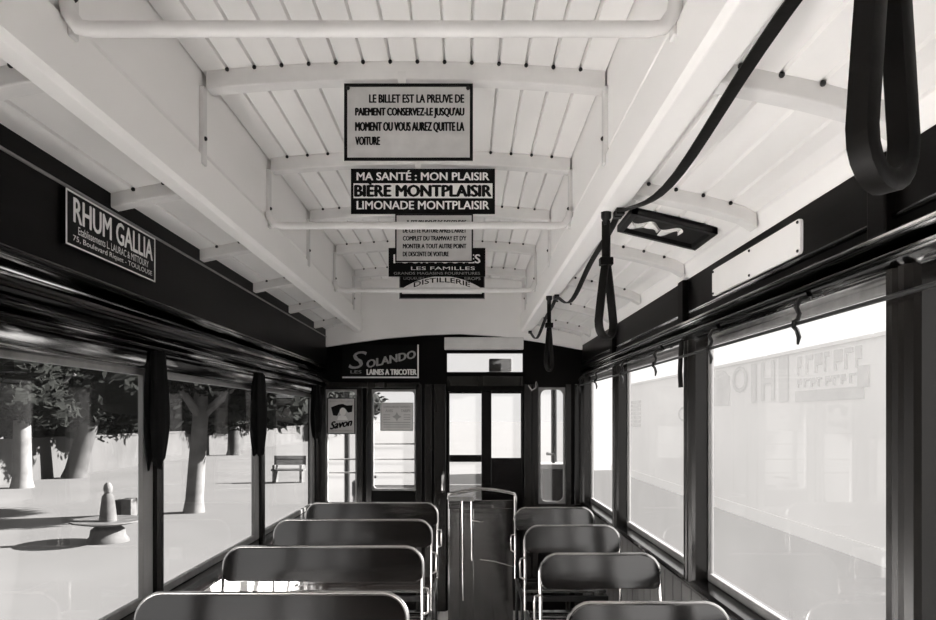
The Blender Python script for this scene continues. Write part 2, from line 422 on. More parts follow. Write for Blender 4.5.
# ------------------------------------------------------------------ end partition
def fu(u): return (u - 466) / 134.9
def fh(v): return (418 - v) / 134.9
mb = MB(); y0, y1 = END, END + 0.05
TOP, BOT = 0.66, -1.5
def wbox(u0, u1, v0=None, v1=None, d0=0.0, d1=0.0):
    mb.box(fu(u0), fu(u1), y0 - d0, y1 + d1, BOT if v1 is None else fh(v1), TOP if v0 is None else fh(v0))
wbox(308, 326); wbox(326, 357, None, 390); wbox(326, 357, 505, None); wbox(357, 372); wbox(372, 416, None, 390); wbox(372, 416, 490, None)
wbox(416, 447); wbox(447, 523, None, 353); wbox(447, 523, 372, 391); wbox(523, 539); wbox(539, 565, None, 388); wbox(539, 565, 503, None); wbox(565, 592)
we = struct(mb.build('wall_front', M['wood_dull']))
mb = MB()
for u0, u1, d in ((316, 326, .02), (357, 363, .015), (366, 372, .015), (416, 422, .02), (425, 432, .035), (434, 446, .02), (524, 531, .03), (532, 538, .02), (565, 571, .02), (574, 582, .03)):
    mb.box(fu(u0), fu(u1), END - d, END + 0.001, BOT + 0.07, fh(384))
mb.box(fu(447), fu(523), END - 0.03, END, fh(386), fh(376)); mb.box(fu(318), fu(420), END - 0.02, END, fh(388), fh(382))
mb.box(fu(318), fu(420), END - 0.035, END, fh(511), fh(506)); mb.box(fu(535), fu(582), END - 0.03, END, fh(509), fh(504))
mb.build('pilaster', M['post'], we, bevel=0.004)
# white end panel of the ceiling, cut to a flat arch below
arch = [(-1.05, fh(348)), (fu(325), fh(347.5)), (fu(350), fh(344)), (fu(385), fh(339)), (fu(425), fh(335.5)), (fu(460), fh(334.5)), (fu(500), fh(337)), (fu(540), fh(342.5)), (fu(575), fh(349)), (0.855, fh(350))]
mb = MB(); mb.prism(arch + [(0.855, 0.60), (0.50, 0.69), (0.41, 1.03), (-0.18, 1.05), (-0.77, 1.03), (-0.83, 0.69), (-1.05, 0.66)], 'y', END - 0.05, END - 0.002)
mb.build('ceiling_end_panel', M['white2'], we)
mb = MB(); mb.box(fu(444.5), fu(523), END - 0.055, END - 0.0, fh(350), fh(338)); mb.build('pale_lintel', M['rib'], we, bevel=0.004)
mb = MB(); mb.box(fu(447), fu(523), END + 0.02, END + 0.024, fh(372), fh(353)); mb.build('transom_pane', M['glass_end'], we)

def end_window(u0, u1, v0, v1, r):
    a0, a1, b0, b1 = fu(u0), fu(u1), fh(v1), fh(v0)
    mb = MB(); outer = round_rect(a0 - 0.004, a1 + 0.004, b0 - 0.004, b1 + 0.004, 0.001); inner = round_rect(a0 + 0.012, a1 - 0.012, b0 + 0.012, b1 - 0.012, r)
    A = [[mb.v((x, yy, h)) for x, h in ring] for yy in (END - 0.006, END + 0.03) for ring in (outer, inner)]
    n = len(outer)
    for i in range(n):
        j = (i + 1) % n
        mb.face([A[0][i], A[0][j], A[1][j], A[1][i]]); mb.face([A[2][i], A[2][j], A[3][j], A[3][i]])
        mb.face([A[1][i], A[1][j], A[3][j], A[3][i]]); mb.face([A[0][i], A[0][j], A[2][j], A[2][i]])
    o = struct(mb.build('window_%d' % WN[0], M['sash'])); WN[0] += 1
    mb = MB(); mb.box(a0, a1, END + 0.012, END + 0.016, b0, b1); mb.build('pane', M['glass_end'], o)
    return o
wA = end_window(326, 357, 390, 505, 0.03); wB = end_window(372, 416, 390, 490, 0.025); wC = end_window(539, 565, 388, 503, 0.045)
for o, u0, u1, vs in ((wA, 326, 357, (459.5, 473)), (wB, 372, 416, (444, 459.5, 473))):
    for v in vs:
        mb = MB(); mb.tube([(fu(u0) - .01, END + 0.04, fh(v)), (fu(u1) + .01, END + 0.04, fh(v))], 0.006, 8)
        mb.build('guard_bar', M['sash'], o)
# sliding door
mb = MB(); y0, y1 = END + 0.005, END + 0.04
for u0, u1, v0, v1 in ((447, 449.5, 391, 622), (481.5, 491.5, 391, 622), (521, 523.5, 391, 622), (449.5, 481.5, 391, 393.5), (491.5, 521, 391, 393.5), (449.5, 481.5, 455, 462), (491.5, 521, 458, 614)):
    mb.box(fu(u0), fu(u1), y0, y1, fh(v1) if v1 < 620 else -1.43, fh(v0))
mb.box(fu(449.5), fu(481.5), y0, y1, -1.43, fh(560))
dr = struct(mb.build('door_1', M['wood'], bevel=0.004))
for u0, u1, v0, v1 in ((449, 482, 393, 456), (449, 482, 461, 561), (491, 521.5, 393, 459)):
    mb = MB(); mb.box(fu(u0), fu(u1), END + 0.02, END + 0.024, fh(v1), fh(v0)); mb.build('pane', M['glass_end'], dr)
mb = MB(); mb.tube([(fu(443), END - 0.02, fh(472)), (fu(443), END - 0.055, fh(475)), (fu(443), END - 0.06, fh(482)), (fu(443), END - 0.055, fh(489)), (fu(443), END - 0.02, fh(492))], 0.012, 8)
mb.build('door_pull', M['chrome'], we)
mb = MB(); mb.tube([(fu(527), END - 0.0, fh(384)), (fu(528), END - 0.05, fh(386)), (fu(531), END - 0.055, fh(391)), (fu(535), END - 0.05, fh(388)), (fu(536), END - 0.045, fh(382))], 0.008, 8)
mb.build('coat_hook', M['chrome'], we)

# ------------------------------------------------------------------ signs
def sign(name, label, side, c, w, h, mat, t=0.006, rr=0.0):
    p = Plate(side, c, w, h)
    root = thing(name, label, 'sign', c, None)
    mb = p.slab(MB(), -w / 2, w / 2, -h / 2, h / 2, -t, 0, rr); mb.build('plate', mat, root)
    return p, root
def hangers(p, root, y, ww, hh):
    mb = MB()
    for a in (-ww * 0.44, ww * 0.44):
        q = p.P(a, hh / 2, 0.0); x = q.x; yy = q.y
        mb.box(x - 0.006, x + 0.006, yy, yy + 0.004, q.z - 0.012, deck(x) - 0.045)
        mb.box(x - 0.006, x + 0.006, yy, y + 0.0, deck(x) - 0.058, deck(x) - 0.046)
    mb.build('hanger', M['iron'], root)
def hung(name, label, y, x0, x1, h0, h1, mat):
    yy = y - 0.012
    p, r = sign(name, label, 'end', ((x0 + x1) / 2, yy, (h0 + h1) / 2), x1 - x0, h1 - h0, mat)
    mb = MB()
    for x in ((x0 + x1) / 2 - 0.02,):
        mb.box(x - 0.012, x + 0.012, yy + 0.0062, y + 0.002, h1 - 0.03, deck(x) - 0.03)
    mb.build('hanger', M['rib'], r)
    return p, r

ys = RIBY[4:]
# 1: the ticket notice
p, r = hung('notice_sign', 'pale black-bordered notice with four lines about keeping the ticket, first of the hanging signs', ys[0], -0.352, 0.020, 0.743, 0.966, M['sign_grey'])
p.border(MB(), p.w, p.h, 0.009, 0, 0.002).build('border', M['ink'], r)
for s, a0, a1, b in (("LE BILLET EST LA PREUVE DE", -0.113, 0.160, 0.058), ("PAIEMENT CONSERVEZ-LE JUSQU'AU", -0.153, 0.160, 0.020), ("MOMENT OU VOUS AUREZ QUITTE LA", -0.153, 0.160, -0.022), ("VOITURE", -0.153, -0.083, -0.064)):
    text_into(MB(), p, s, a0, a1, b - (0.008 if 'Q' in s else 0.002), b + 0.022, 0.001, 0.03).build('lettering', M['ink'], r)
for a in (-0.175, 0.172): MB().ball(p.P(a, 0.098, 0.002), 0.006, 5).build('screw', M['nail'], r)
# 2: the beer sign
p, r = hung('advertising_sign', 'black and white enamel beer and lemonade sign hanging just beyond the ticket notice', ys[1], -0.444, 0.112, 0.788, 0.962, M['sign_black'])
p.slab(MB(), -0.268, 0.268, -0.027, 0.030, 0, 0.0015).build('white_band', M['letter_white'], r)
mb = MB(); text_into(mb, p, 'BIÈRE MONTPLAISIR', -0.262, 0.262, -0.021, 0.034, 0.0022, 0.04); mb.build('band_lettering', M['ink'], r)
text_into(MB(), p, 'MA SANTÉ : MON PLAISIR', -0.255, 0.255, 0.042, 0.080, 0.001, 0.012).build('lettering', M['letter_white'], r)
text_into(MB(), p, 'LIMONADE MONTPLAISIR', -0.255, 0.255, -0.070, -0.038, 0.001, 0.012).build('lettering', M['letter_white'], r)
# 3: second notice
p, r = hung('notice_sign', 'pale notice of five text lines partly hidden behind the beer sign', ys[2], -0.342, 0.034, 0.752, 0.985, M['sign_grey'])
p.border(MB(), p.w, p.h, 0.007, 0, 0.002).build('border', M['ink'], r)
for i, (s, a0, a1) in enumerate((("IL EST PRUDENT DE DESCENDRE", -0.13, 0.155), ("DE CETTE VOITURE APRES L'ARRET", -0.15, 0.155), ("COMPLET DU TRAMWAY ET D'Y", -0.15, 0.155), ("MONTER A TOUT AUTRE POINT", -0.15, 0.155), ("DE DESCENTE DE VOITURE", -0.15, 0.07))):
    text_into(MB(), p, s, a0, a1, 0.064 - i * 0.038, 0.086 - i * 0.038, 0.001, 0.025).build('lettering', M['ink'], r)
# 4
p, r = hung('advertising_sign', 'dark enamel sign almost covered by the five-line notice in front of it', ys[3], -0.449, 0.112, 0.820, 0.986, M['sign_black'])
mb = MB(); text_into(mb, p, 'POUR TOUTES', -0.25, 0.25, -0.006, 0.045, 0.001, 0.02); mb.build('lettering', M['letter_white'], r)
text_into(MB(), p, 'LES FAMILLES', -0.15, 0.22, -0.045, -0.026, 0.001, 0.0).build('small_lettering', M['letter_white'], r)
text_into(MB(), p, 'GRANDS MAGASINS FOURNITURES', -0.25, 0.25, -0.072, -0.057, 0.001, 0.0).build('small_lettering', M['letter_dim'], r)
# 5
p, r = hung('advertising_sign', 'dark enamel sign with arched white lettering, the lowest in view and nearest the end wall', ys[4], -0.452, 0.127, 0.806, 0.970, M['sign_black'])
n = 16; top = [(-0.27 + 0.54 * i / n, -0.012 + 0.083 * (1 - (2 * i / n - 1) ** 2)) for i in range(n + 1)]; bot = [(0.27 - 0.54 * i / n, -0.048) for i in range(n + 1)]
p.poly(MB(), top + bot, 0, 0.001).build('arched_band', M['letter_white'], r)
mb = MB(); text_into(mb, p, 'DISTILLERIE', -0.19, 0.19, -0.004, 0.028, 0.002, 0.02, arch=0.034); mb.build('arched_lettering', M['ink'], r)
text_into(MB(), p, 'LIQUEURS', -0.26, -0.12, 0.045, 0.065, 0.001).build('small_lettering', M['letter_dim'], r); text_into(MB(), p, 'SIROPS', 0.15, 0.26, 0.045, 0.065, 0.001).build('small_lettering', M['letter_dim'], r)
p.border(MB(), p.w, p.h, 0.005, 0, 0.002).build('border', M['letter_dim'], r)
# RHUM GALLIA on the left letterboard
p, r = sign('advertising_sign', 'black sign with tall white rum lettering on the dark left letterboard', 'left', (-1.018, 2.055, 0.515), 0.515, 0.142, M['sign_black'], 0.012)
p.border(MB(), p.w, p.h, 0.004, 0, 0.002).build('border', M['letter_white'], r)
mb = MB(); text_into(mb, p, 'RHUM GALLIA', -0.222, 0.238, -0.006, 0.058, 0.001, 0.012); mb.build('lettering', M['letter_white'], r)
text_into(MB(), p, 'Etablissements L. LAURAC & MITTOURY', -0.20, 0.21, -0.034, -0.013, 0.001, 0.008).build('small_lettering', M['letter_white'], r)
text_into(MB(), p, '75, Boulevard Riquet - TOULOUSE', -0.225, 0.235, -0.059, -0.040, 0.001, 0.004).build('small_lettering', M['letter_white'], r)
# blank white plate on the right letterboard
p, r = sign('enamel_plate', 'long white plate with rounded corners screwed to the dark right letterboard', 'right', (0.852, 2.125, 0.4655), 0.645, 0.090, M['sign_white'], 0.008, 0.012)
for a in (-0.31, 0, 0.31):
    for b in (-0.037, 0.037): MB().ball(p.P(a, b, 0.0005), 0.0045, 5).build('screw', M['nail'], r)
# SOLANDO sign on the end wall
p, r = sign('advertising_sign', 'dark knitting wool sign with sloping letters on the end wall above the windows', 'end', (fu(381.5), END - 0.056, fh(362)), 0.56, 0.245, M['sign_black'], 0.012)
mb = MB(); p.slab(mb, -0.28, 0.28, -0.1225, -0.112, 0, 0.004); p.slab(mb, 0.27, 0.28, -0.112, 0.1225, 0, 0.004); mb.build('border', M['letter_white'], r)
mb = MB(); text_into(mb, p, 'S', -0.235, -0.10, -0.055, 0.075, 0.001, 0.0, 0.3); text_into(mb, p, 'OLANDO', -0.10, 0.255, -0.012, 0.045, 0.001, 0.05, rise=0.075); mb.build('lettering', M['letter_dim'], r)
mb = MB(); text_into(mb, p, 'LAINES A TRICOTER', -0.10, 0.262, -0.098, -0.058, 0.001, 0.04); mb.build('small_lettering', M['letter_white'], r)
mb = MB(); text_into(mb, p, 'LES', -0.22, -0.14, -0.088, -0.066, 0.001, 0.0); mb.build('dim_lettering', M['letter_dim'], r)
mb = MB(); mb.box(fu(360), fu(400), END - 0.045, END, fh(377), fh(370)); mb.build('mounting_batten', M['wood_dull'], r)
# poster on the narrow end window
p, r = sign('poster', 'small framed poster of a figure in dark hat on the narrow left end window', 'end', (fu(341.5), END - 0.012, fh(416)), 0.205, 0.268, M['paper'], 0.004); r['category'] = 'poster'
p.border(MB(), p.w, p.h, 0.006, 0, 0.002).build('border', M['ink'], r)
mb = MB()
p.poly(mb, [(-0.075, 0.065), (-0.02, 0.085), (0.01, 0.09), (0.04, 0.078), (0.085, 0.08), (0.08, 0.03), (0.05, 0.025), (0.03, 0.055), (0.0, 0.06), (-0.015, 0.03), (-0.03, 0.0), (-0.06, 0.005)], 0, 0.001)
text_into(mb, p, 'Savon', -0.08, 0.08, -0.085, -0.03, 0.0014, 0.04, 0.3, rise=0.03)
mb.build('printed_figure', M['ink'], r)
mb = MB(); p.poly(mb, [(0.012 + 0.024 * math.cos(a * PI / 6), 0.032 + 0.03 * math.sin(a * PI / 6)) for a in range(12)], 0, 0.0016); p.poly(mb, [(-0.03, -0.03), (0.05, -0.03), (0.035, 0.0), (0.0, 0.006), (-0.02, 0.0)], 0, 0.0013); mb.build('printed_face', M['sign_white'], r)
mb = MB(); text_into(mb, p, 'Bonne Ménagère', -0.085, 0.085, 0.098, 0.118, 0.001, 0.0); p.slab(mb, -0.08, 0.08, -0.112, -0.106, 0, 0.001); mb.build('small_lettering', M['paper_dark'], r)
# paper notice on the wider end window
p, r = sign('paper_notice', 'pale square printed notice stuck on the wider end window', 'end', (fu(397), END - 0.010, fh(416.8)), 0.245, 0.21, M['paper'], 0.003); r['category'] = 'notice'
p.border(MB(), p.w - 0.01, p.h - 0.01, 0.004, 0, 0.001).build('border', M['paper_dark'], r)
mb = MB()
text_into(mb, p, 'COMPAGNIE DES TRAMWAYS', -0.10, 0.10, 0.066, 0.080, 0.001, 0.01); text_into(mb, p, 'AVIS', -0.085, -0.03, 0.035, 0.055, 0.001, 0.02); text_into(mb, p, 'TARIFS', 0.03, 0.10, 0.035, 0.055, 0.001, 0.02)
for b in (-0.045, -0.062, -0.079): p.slab(mb, -0.10, 0.10, b, b + 0.006, 0, 0.001)
for a in (-0.10, 0.05):
    for b in (0.012, -0.006, -0.022): p.slab(mb, a, a + 0.05, b, b + 0.005, 0, 0.001)
p.poly(mb, [(-0.035, 0), (-0.012, 0.012), (0, 0.035), (0.012, 0.012), (0.035, 0), (0.012, -0.012), (0, -0.035), (-0.012, -0.012)], 0, 0.001)
mb.build('print', M['hoard_dark'], r)

# ------------------------------------------------------------------ tie rods across the raised deck
for y, lab in ((1.37, 'thick pale tie rod crossing the top of the view above the ticket notice'), (2.74, 'white tie rod crossing the ceiling just below the beer sign'), (4.11, 'white tie rod crossing in front of the arched-lettering sign, farthest of the three')):
    yy = y - 0.028
    mb = MB(); pts = [(XL + 0.012, yy, 0.79), (XL + 0.016, yy, 0.768), (XL + 0.035, yy, 0.742)] + [(XL + 0.06 + (XR - XL - 0.12) * i / 8, yy, 0.738) for i in range(9)] + [(XR - 0.035, yy, 0.742), (XR - 0.016, yy, 0.768), (XR - 0.012, yy, 0.79)]
    o = mb.tube(pts, 0.0145, 12).build('tie_rod', M['rib']); tag(o, lab, 'rod', 'tie rods across the ceiling')

# ------------------------------------------------------------------ leather straps on the right beam
SX = 0.430
HY = [0.74, 2.17, 3.66]
def swag(y0, y1, sag, w, lab, n=18, t=0.005, x=0.464):
    pts = []
    for i in range(n + 1):
        q = i / n; pts.append((x, y0 + (y1 - y0) * q, 0.622 - sag * 4 * q * (1 - q) * (1 - 0.45 * math.sin(q * PI * 2))))
    root = thing('leather_strap', lab, 'strap', (x, (y0 + y1) / 2, 0.6), 'leather cord swags along the right beam')
    mb = MB(); mb.ribbon(pts, (1, 0.0, 0), w, t); mb.build('strap', M['leather'], root)
    mb = MB(); mb.box(x - 0.012, x + 0.012, y0 - 0.012, y0 + 0.012, 0.612, 0.634); mb.build('bracket', M['iron'], root); mb = MB(); mb.box(x - 0.012, x + 0.012, y1 - 0.012, y1 + 0.012, 0.612, 0.634); mb.build('bracket', M['iron'], root)
    return root
swag(0.62, 2.13, 0.072, 0.024, 'thick black leather cord drooping along the right beam at the top of the view')
swag(2.165, 3.62, 0.085, 0.020, 'black leather cord drooping along the right beam beyond the near cord')
swag(3.655, 5.12, 0.08, 0.018, 'farthest black leather cord drooping along the right beam to the end wall')
def hand_strap(y, ang, lab, wleg=0.026, half=0.044, top=0.48, bot=0.245, tk=0.010, sx=SX):
    SX = sx
    root = thing('hand_strap', lab, 'hand strap', (SX, y, 0.62), 'leather hand straps along the right beam')
    d = Vector((math.cos(ang), math.sin(ang), 0)); nrm = Vector((-math.sin(ang), math.cos(ang), 0))
    c = Vector((SX, y, 0))
    def Q(a, h): return c + d * a + Vector((0, 0, h))
    mb = MB(); mb.ribbon([Q(0, 0.605), Q(0, 0.60 - (0.6 - top) * .33), Q(0, 0.6 - (0.6 - top) * .66), Q(0, top - 0.01)], nrm, wleg, 0.012); mb.build('hanger_strap', M['leather'], root)
    loop = []
    for i in range(9): loop.append(Q(-half * (i / 8) ** 0.8 * 1.0, top - (top - bot - 0.05) * i / 8))
    for i in range(1, 10):
        a = PI + PI * i / 10; loop.append(Q(half * math.cos(a), bot + 0.045 + 0.045 * math.sin(a)))
    for i in range(8, -1, -1): loop.append(Q(half * (i / 8) ** 0.8, top - (top - bot - 0.05) * i / 8))
    mb = MB(); mb.ribbon(loop, nrm, wleg, tk); mb.build('loop', M['leather'], root)
    mb = MB(); mb.lathe([(0.016, 0.634), (0.016, 0.615), (0.010, 0.605), (0.008, 0.592)], SX, y, 14); mb.build('swivel', M['iron'], root)
    mb = MB(); mb.box(SX - 0.02, SX + 0.02, y - 0.016, y + 0.016, top - 0.012, top + 0.012); mb.build('keeper', M['leather'], root, bevel=0.003)
    return root
hand_strap(HY[0], 0.55, 'large black hand strap hanging close by at the upper right', 0.028, 0.040, 0.585, 0.247, 0.022, 0.437)
hand_strap(HY[1], 0.9, 'black forked hand strap hanging beside the dark ceiling vent', 0.026, 0.048)
hand_strap(HY[2], 1.0, 'small far hand strap hanging near the end wall', 0.020, 0.036)

# ------------------------------------------------------------------ dark ventilator in the right side ceiling
root = thing('ceiling_vent', 'dark rectangular vent with pale crumpled flaps in the right side ceiling', 'vent', (0.68, 2.39, 0.64))
def cs(x, o=0): return side_h(x) - 0.006 - o
vx0, vx1, vy0, vy1 = 0.535, 0.81, 2.275, 2.50
mb = MB()
for (xa, xb, ya, yb) in ((vx0, vx1, vy0, vy0 + 0.018), (vx0, vx1, vy1 - 0.018, vy1), (vx0, vx0 + 0.018, vy0, vy1), (vx1 - 0.018, vx1, vy0, vy1)):
    mb.prism([(xa, cs(xa, .016)), (xb, cs(xb, .016)), (xb, cs(xb, -.004)), (xa, cs(xa, -.004))], 'y', ya, yb)
mb.build('frame', M['iron'], root)
mb = MB(); mb.prism([(vx0, cs(vx0, 0.002)), (vx1, cs(vx1, 0.002)), (vx1, cs(vx1, -.008)), (vx0, cs(vx0, -.008))], 'y', vy0, vy1); mb.build('backing', M['nail'], root)
mb = MB(); nn = 22
A = []
for i in range(nn + 1):
    x = vx0 + 0.02 + (0.17) * i / nn
    o = 0.006 + 0.012 * abs(math.sin(i * 0.45)) ; yy = vy0 + 0.10 + 0.03 * math.sin(i * 0.55)
    A.append((mb.v((x, yy, cs(x, o))), mb.v((x, yy + 0.055 + 0.02 * math.cos(i * .8), cs(x, o * 0.5 + 0.002))), mb.v((x, yy + 0.057 + 0.02 * math.cos(i * .8), cs(x, 0))), mb.v((x, yy, cs(x, 0)))))
for a, b in zip(A, A[1:]):
    for k in range(4): mb.face([a[k], a[(k + 1) % 4], b[(k + 1) % 4], b[k]])
mb.face(A[0]); mb.face(A[-1][::-1])
mb.build('pale_flap', M['sign_white'], root)

# ------------------------------------------------------------------ curtain rail along the right windows
root = thing('curtain_rail', 'thin dark rail with hooks running along the tops of the right windows', 'curtain rail', (0.82, 3.2, 0.234))
mb = MB(); mb.tube([(0.82, -0.2, 0.234), (0.82, 1.5, 0.234), (0.82, 3, 0.233), (0.82, END - 0.03, 0.234)], 0.005, 8); mb.build('rod', M['iron'], root)
for y in (0.42, 1.10, 1.752, 2.376, 3.07, 3.72, 4.46, 5.1):
    mb = MB(); mb.tube([(0.85, y, 0.296), (0.828, y, 0.292), (0.818, y, 0.275), (0.826, y, 0.258), (0.822, y, 0.244), (0.812, y, 0.238), (0.812, y, 0.226), (0.82, y, 0.218), (0.825, y, 0.20), (0.822, y, 0.182)], [0.006, 0.007, 0.007, 0.006, 0.006, 0.006, 0.006, 0.006, 0.006, 0.003], 8)
    mb.build('hook', M['iron'], root)

# ------------------------------------------------------------------ gathered curtains by the left posts
def curtain(x, y, h0, h1, rx, ry, lab, seed):
    r_ = random.Random(seed); mb = MB(); rings = []; n = 40; k = 16
    ph = [r_.uniform(0, 6) for _ in range(4)]
    for i in range(k + 1):
        t = i / k; h = h1 + (h0 - h1) * t
        s = 0.75 + 0.35 * math.sin(t * 2.6) - 0.75 * max(0, t - 0.72)
        ring = []
        for j in range(n):
            a = 2 * PI * j / n
            w = 1 + 0.14 * math.sin(7 * a + ph[0] + t) + 0.08 * math.sin(13 * a + ph[1] - 2 * t)
            ring.append(mb.v((x + rx * s * w * math.cos(a), y + ry * s * w * math.sin(a), h + 0.025 * math.sin(3 * a + ph[2]) * t)))
        rings.append(ring)
    for a, b in zip(rings, rings[1:]):
        for j in range(n): mb.face([a[j], a[(j + 1) % n], b[(j + 1) % n], b[j]])
    mb.face(rings[0]); mb.face(rings[-1][::-1]); mb.smooth = True
    o = mb.build('curtain', M['curtain']); tag(o, lab, 'curtain', 'gathered curtains on the left windows')
curtain(-1.062, 2.425, -0.155, 0.235, 0.022, 0.07, 'dark bunched curtain hanging by the first left window post', 1)
curtain(-1.062, 3.62, -0.17, 0.235, 0.022, 0.10, 'dark bunched curtain hanging by the second left window post', 2)
curtain(-1.060, 5.0, -0.13, 0.235, 0.024, 0.12, 'dark bunched curtain hanging in the corner by the end wall', 3)
# leather window strap at the right
mb = MB(); mb.ribbon([(0.846, 2.775, 0.30), (0.843, 2.775, 0.25), (0.84, 2.775, 0.18), (0.843, 2.775, 0.12)], (0, 1, 0), 0.045, 0.008); o = mb.build('window_strap', M['leather']); tag(o, 'short dark leather strap hanging from the moulding beside the second right post', 'strap')

# ------------------------------------------------------------------ seats
def make_seat(x0, x1, y, top, lab, group, near_wall):
    root = thing('tram_seat', lab, 'seat', ((x0 + x1) / 2, y, -1.43), group)
    bh = 0.137; tk = 0.018
    pts = round_rect(x0, x1, top - bh, top, 0.075, 0.03, 8)
    mb = MB()
    n = len(pts); TY = lambda b: max(0.0, b - (top - 0.22)) * 0.17
    A = [mb.v((a, y + TY(b), b)) for a, b in pts]; B = [mb.v((a, y + tk + TY(b), b)) for a, b in pts]
    for i in range(n): mb.face([A[i], A[(i + 1) % n], B[(i + 1) % n], B[i]])
    mb.face(A[::-1]); mb.face(B)
    mb.build('backrest', M['seat'], root, bevel=0.004)
    # rim: a slim nickel tube over the top and down both sides
    rim = [(x0, y + tk / 2, -1.0)] + [(x0, y + tk / 2, top - 0.2)] + [(a, y + tk / 2, b) for a, b in arc(x0 + 0.075, top - 0.075, 0.075, 180, 90, 8)] + [(a, y + tk / 2, b) for a, b in arc(x1 - 0.075, top - 0.075, 0.075, 90, 0, 8)] + [(x1, y + tk / 2, top - 0.2), (x1, y + tk / 2, -1.0)]
    rim = [(a, b + TY(c), c) for a, b, c in rim]
    mb = MB(); mb.tube(rim, 0.007, 8); mb.build('back_frame', M['chrome'], root)
    # cushion of varnished slats on a dark frame
    d = 0.40; mb = MB()
    k = 8
    for i in range(k):
        a = y - 0.02 - d + d * i / k; hh = -0.985 + 0.018 * math.cos(i / (k - 1) * PI * 1.5)
        mb.box(x0 + 0.012, x1 - 0.012, a, a + d / k - 0.006, hh - 0.016, hh)
    mb.build('seat_slats', M['seat'], root, bevel=0.004)
    mb = MB()
    mb.box(x0 + 0.002, x0 + 0.02, y - d - 0.03, y + 0.02, -1.03, -1.0); mb.box(x1 - 0.02, x1 - 0.002, y - d - 0.03, y + 0.02, -1.03, -1.0)
    mb.box(x0 + 0.02, x1 - 0.02, y + 0.0, y + 0.02, -1.03, -1.0); mb.box(x0 + 0.02, x1 - 0.02, y - d - 0.03, y - d - 0.01, -1.03, -1.0)
    mb.build('seat_frame', M['iron'], root)
    for xx in (x0 + 0.011, x1 - 0.011):
        for yy in (y + 0.009, y - d - 0.018):
            mb = MB(); mb.lathe([(0.022, -1.43), (0.022, -1.42), (0.011, -1.41), (0.010, -1.03)], xx, yy, 10); mb.build('leg', M['iron'], root)
    # grab handle on the aisle side of the back
    ax = x1 if near_wall < 0 else x0; s = 1 if near_wall < 0 else -1
    mb = MB(); mb.tube([(ax, y + tk / 2, top - 0.16), (ax + s * 0.022, y + tk / 2, top - 0.165), (ax + s * 0.026, y + tk / 2, top - 0.19), (ax + s * 0.024, y + tk / 2, top - 0.26), (ax, y + tk / 2, top - 0.27)], 0.006, 8)
    mb.build('grab_handle', M['chrome'], root)
    return root
ROWS = [2.11, 2.885, 3.655, 4.395]
sl = make_seat(-1.0, -0.178, ROWS[1], -0.535, 'wide left-hand bench seat, back left of centre, second row up from the bottom edge', 'double bench seats', -1)
sr = make_seat(0.306, 0.800, ROWS[1], -0.565, 'single right-hand seat with the lowest back clearly seen, beside the right wall', 'single seats', 1)
labsl = ['wide bench seat whose back top just shows at the bottom left edge', 'wide dark bench seat in front of the second left window post', 'wide dark bench seat behind the front bench, under the third left window', 'wide bench seat hard against the end wall under the poster window']
labsr = ['single seat whose back top just shows at the bottom edge by the right wall', 'nearest full single seat by the right wall with a bright reflection on its back', 'middle single seat by the right wall, between two others', 'farthest single seat by the right wall, under the narrow end window']
sl['label'] = labsl[1]; sr['label'] = labsr[1]
for i in (0, 2, 3):
    c = copy_thing(sl, 0, ROWS[i] - ROWS[1], 0.012 if False else 0); c['label'] = labsl[i]
    c = copy_thing(sr, 0, ROWS[i] - ROWS[1]); c['label'] = labsr[i]

# ------------------------------------------------------------------ half gate in front of the end door
gy = 4.98
def gu(u): return (u - 466) * gy / 707
def gv(v): return (418 - v) * gy / 707
root = thing('half_gate', 'dark half-height gate with bright metal rail standing in the aisle before the end door', 'gate', (0.1, gy, -1.43))
mb = MB(); mb.box(gu(448), gu(513), gy, gy + 0.03, -1.43, gv(500)); mb.box(gu(473), gu(513), gy - 0.012, gy, -1.40, gv(508)); mb.box(gu(449), gu(460), gy - 0.012, gy, -1.40, gv(508)); mb.build('panel', M['seat'], root, bevel=0.004)
for u, v1 in ((462.5, 600), (471.5, 560)):
    mb = MB(); mb.tube([(gu(u), gy - 0.012, gv(499)), (gu(u + .3), gy - 0.012, gv(530)), (gu(u + .6), gy - 0.012, gv(v1))], 0.008, 8); mb.build('edge_strip', M['chrome'], root)
mb = MB(); mb.tube([(gu(448), gy + 0.012, gv(499)), (gu(448.5), gy + 0.0, gv(494)), (gu(458), gy - 0.01, gv(492.5)), (gu(470), gy - 0.012, gv(490)), (gu(480), gy - 0.012, gv(488.5)), (gu(495), gy - 0.012, gv(490)), (gu(508), gy - 0.012, gv(492)), (gu(514), gy - 0.012, gv(493.5)), (gu(515.3), gy - 0.012, gv(497)), (gu(515.3), gy - 0.012, gv(517)), (gu(513), gy + 0.01, gv(519))], 0.013, 10); mb.build('top_rail', M['chrome'], root)
mb = MB(); mb.box(gu(448), gu(474), gy - 0.02, gy + 0.035, gv(501), gv(496.5)); mb.build('cap', M['sash'], root, bevel=0.004)
mb = MB(); mb.tube([(gu(480), gy - 0.014, gv(559)), (gu(495), gy - 0.016, gv(561)), (gu(513), gy - 0.014, gv(566))], 0.005, 8); mb.build('trim_wire', M['chrome'], root)
mb = MB(); mb.tube([(gu(472), gy - 0.016, gv(520)), (gu(480), gy - 0.03, gv(521)), (gu(483), gy - 0.016, gv(521))], 0.006, 8); mb.build('latch', M['chrome'], root)

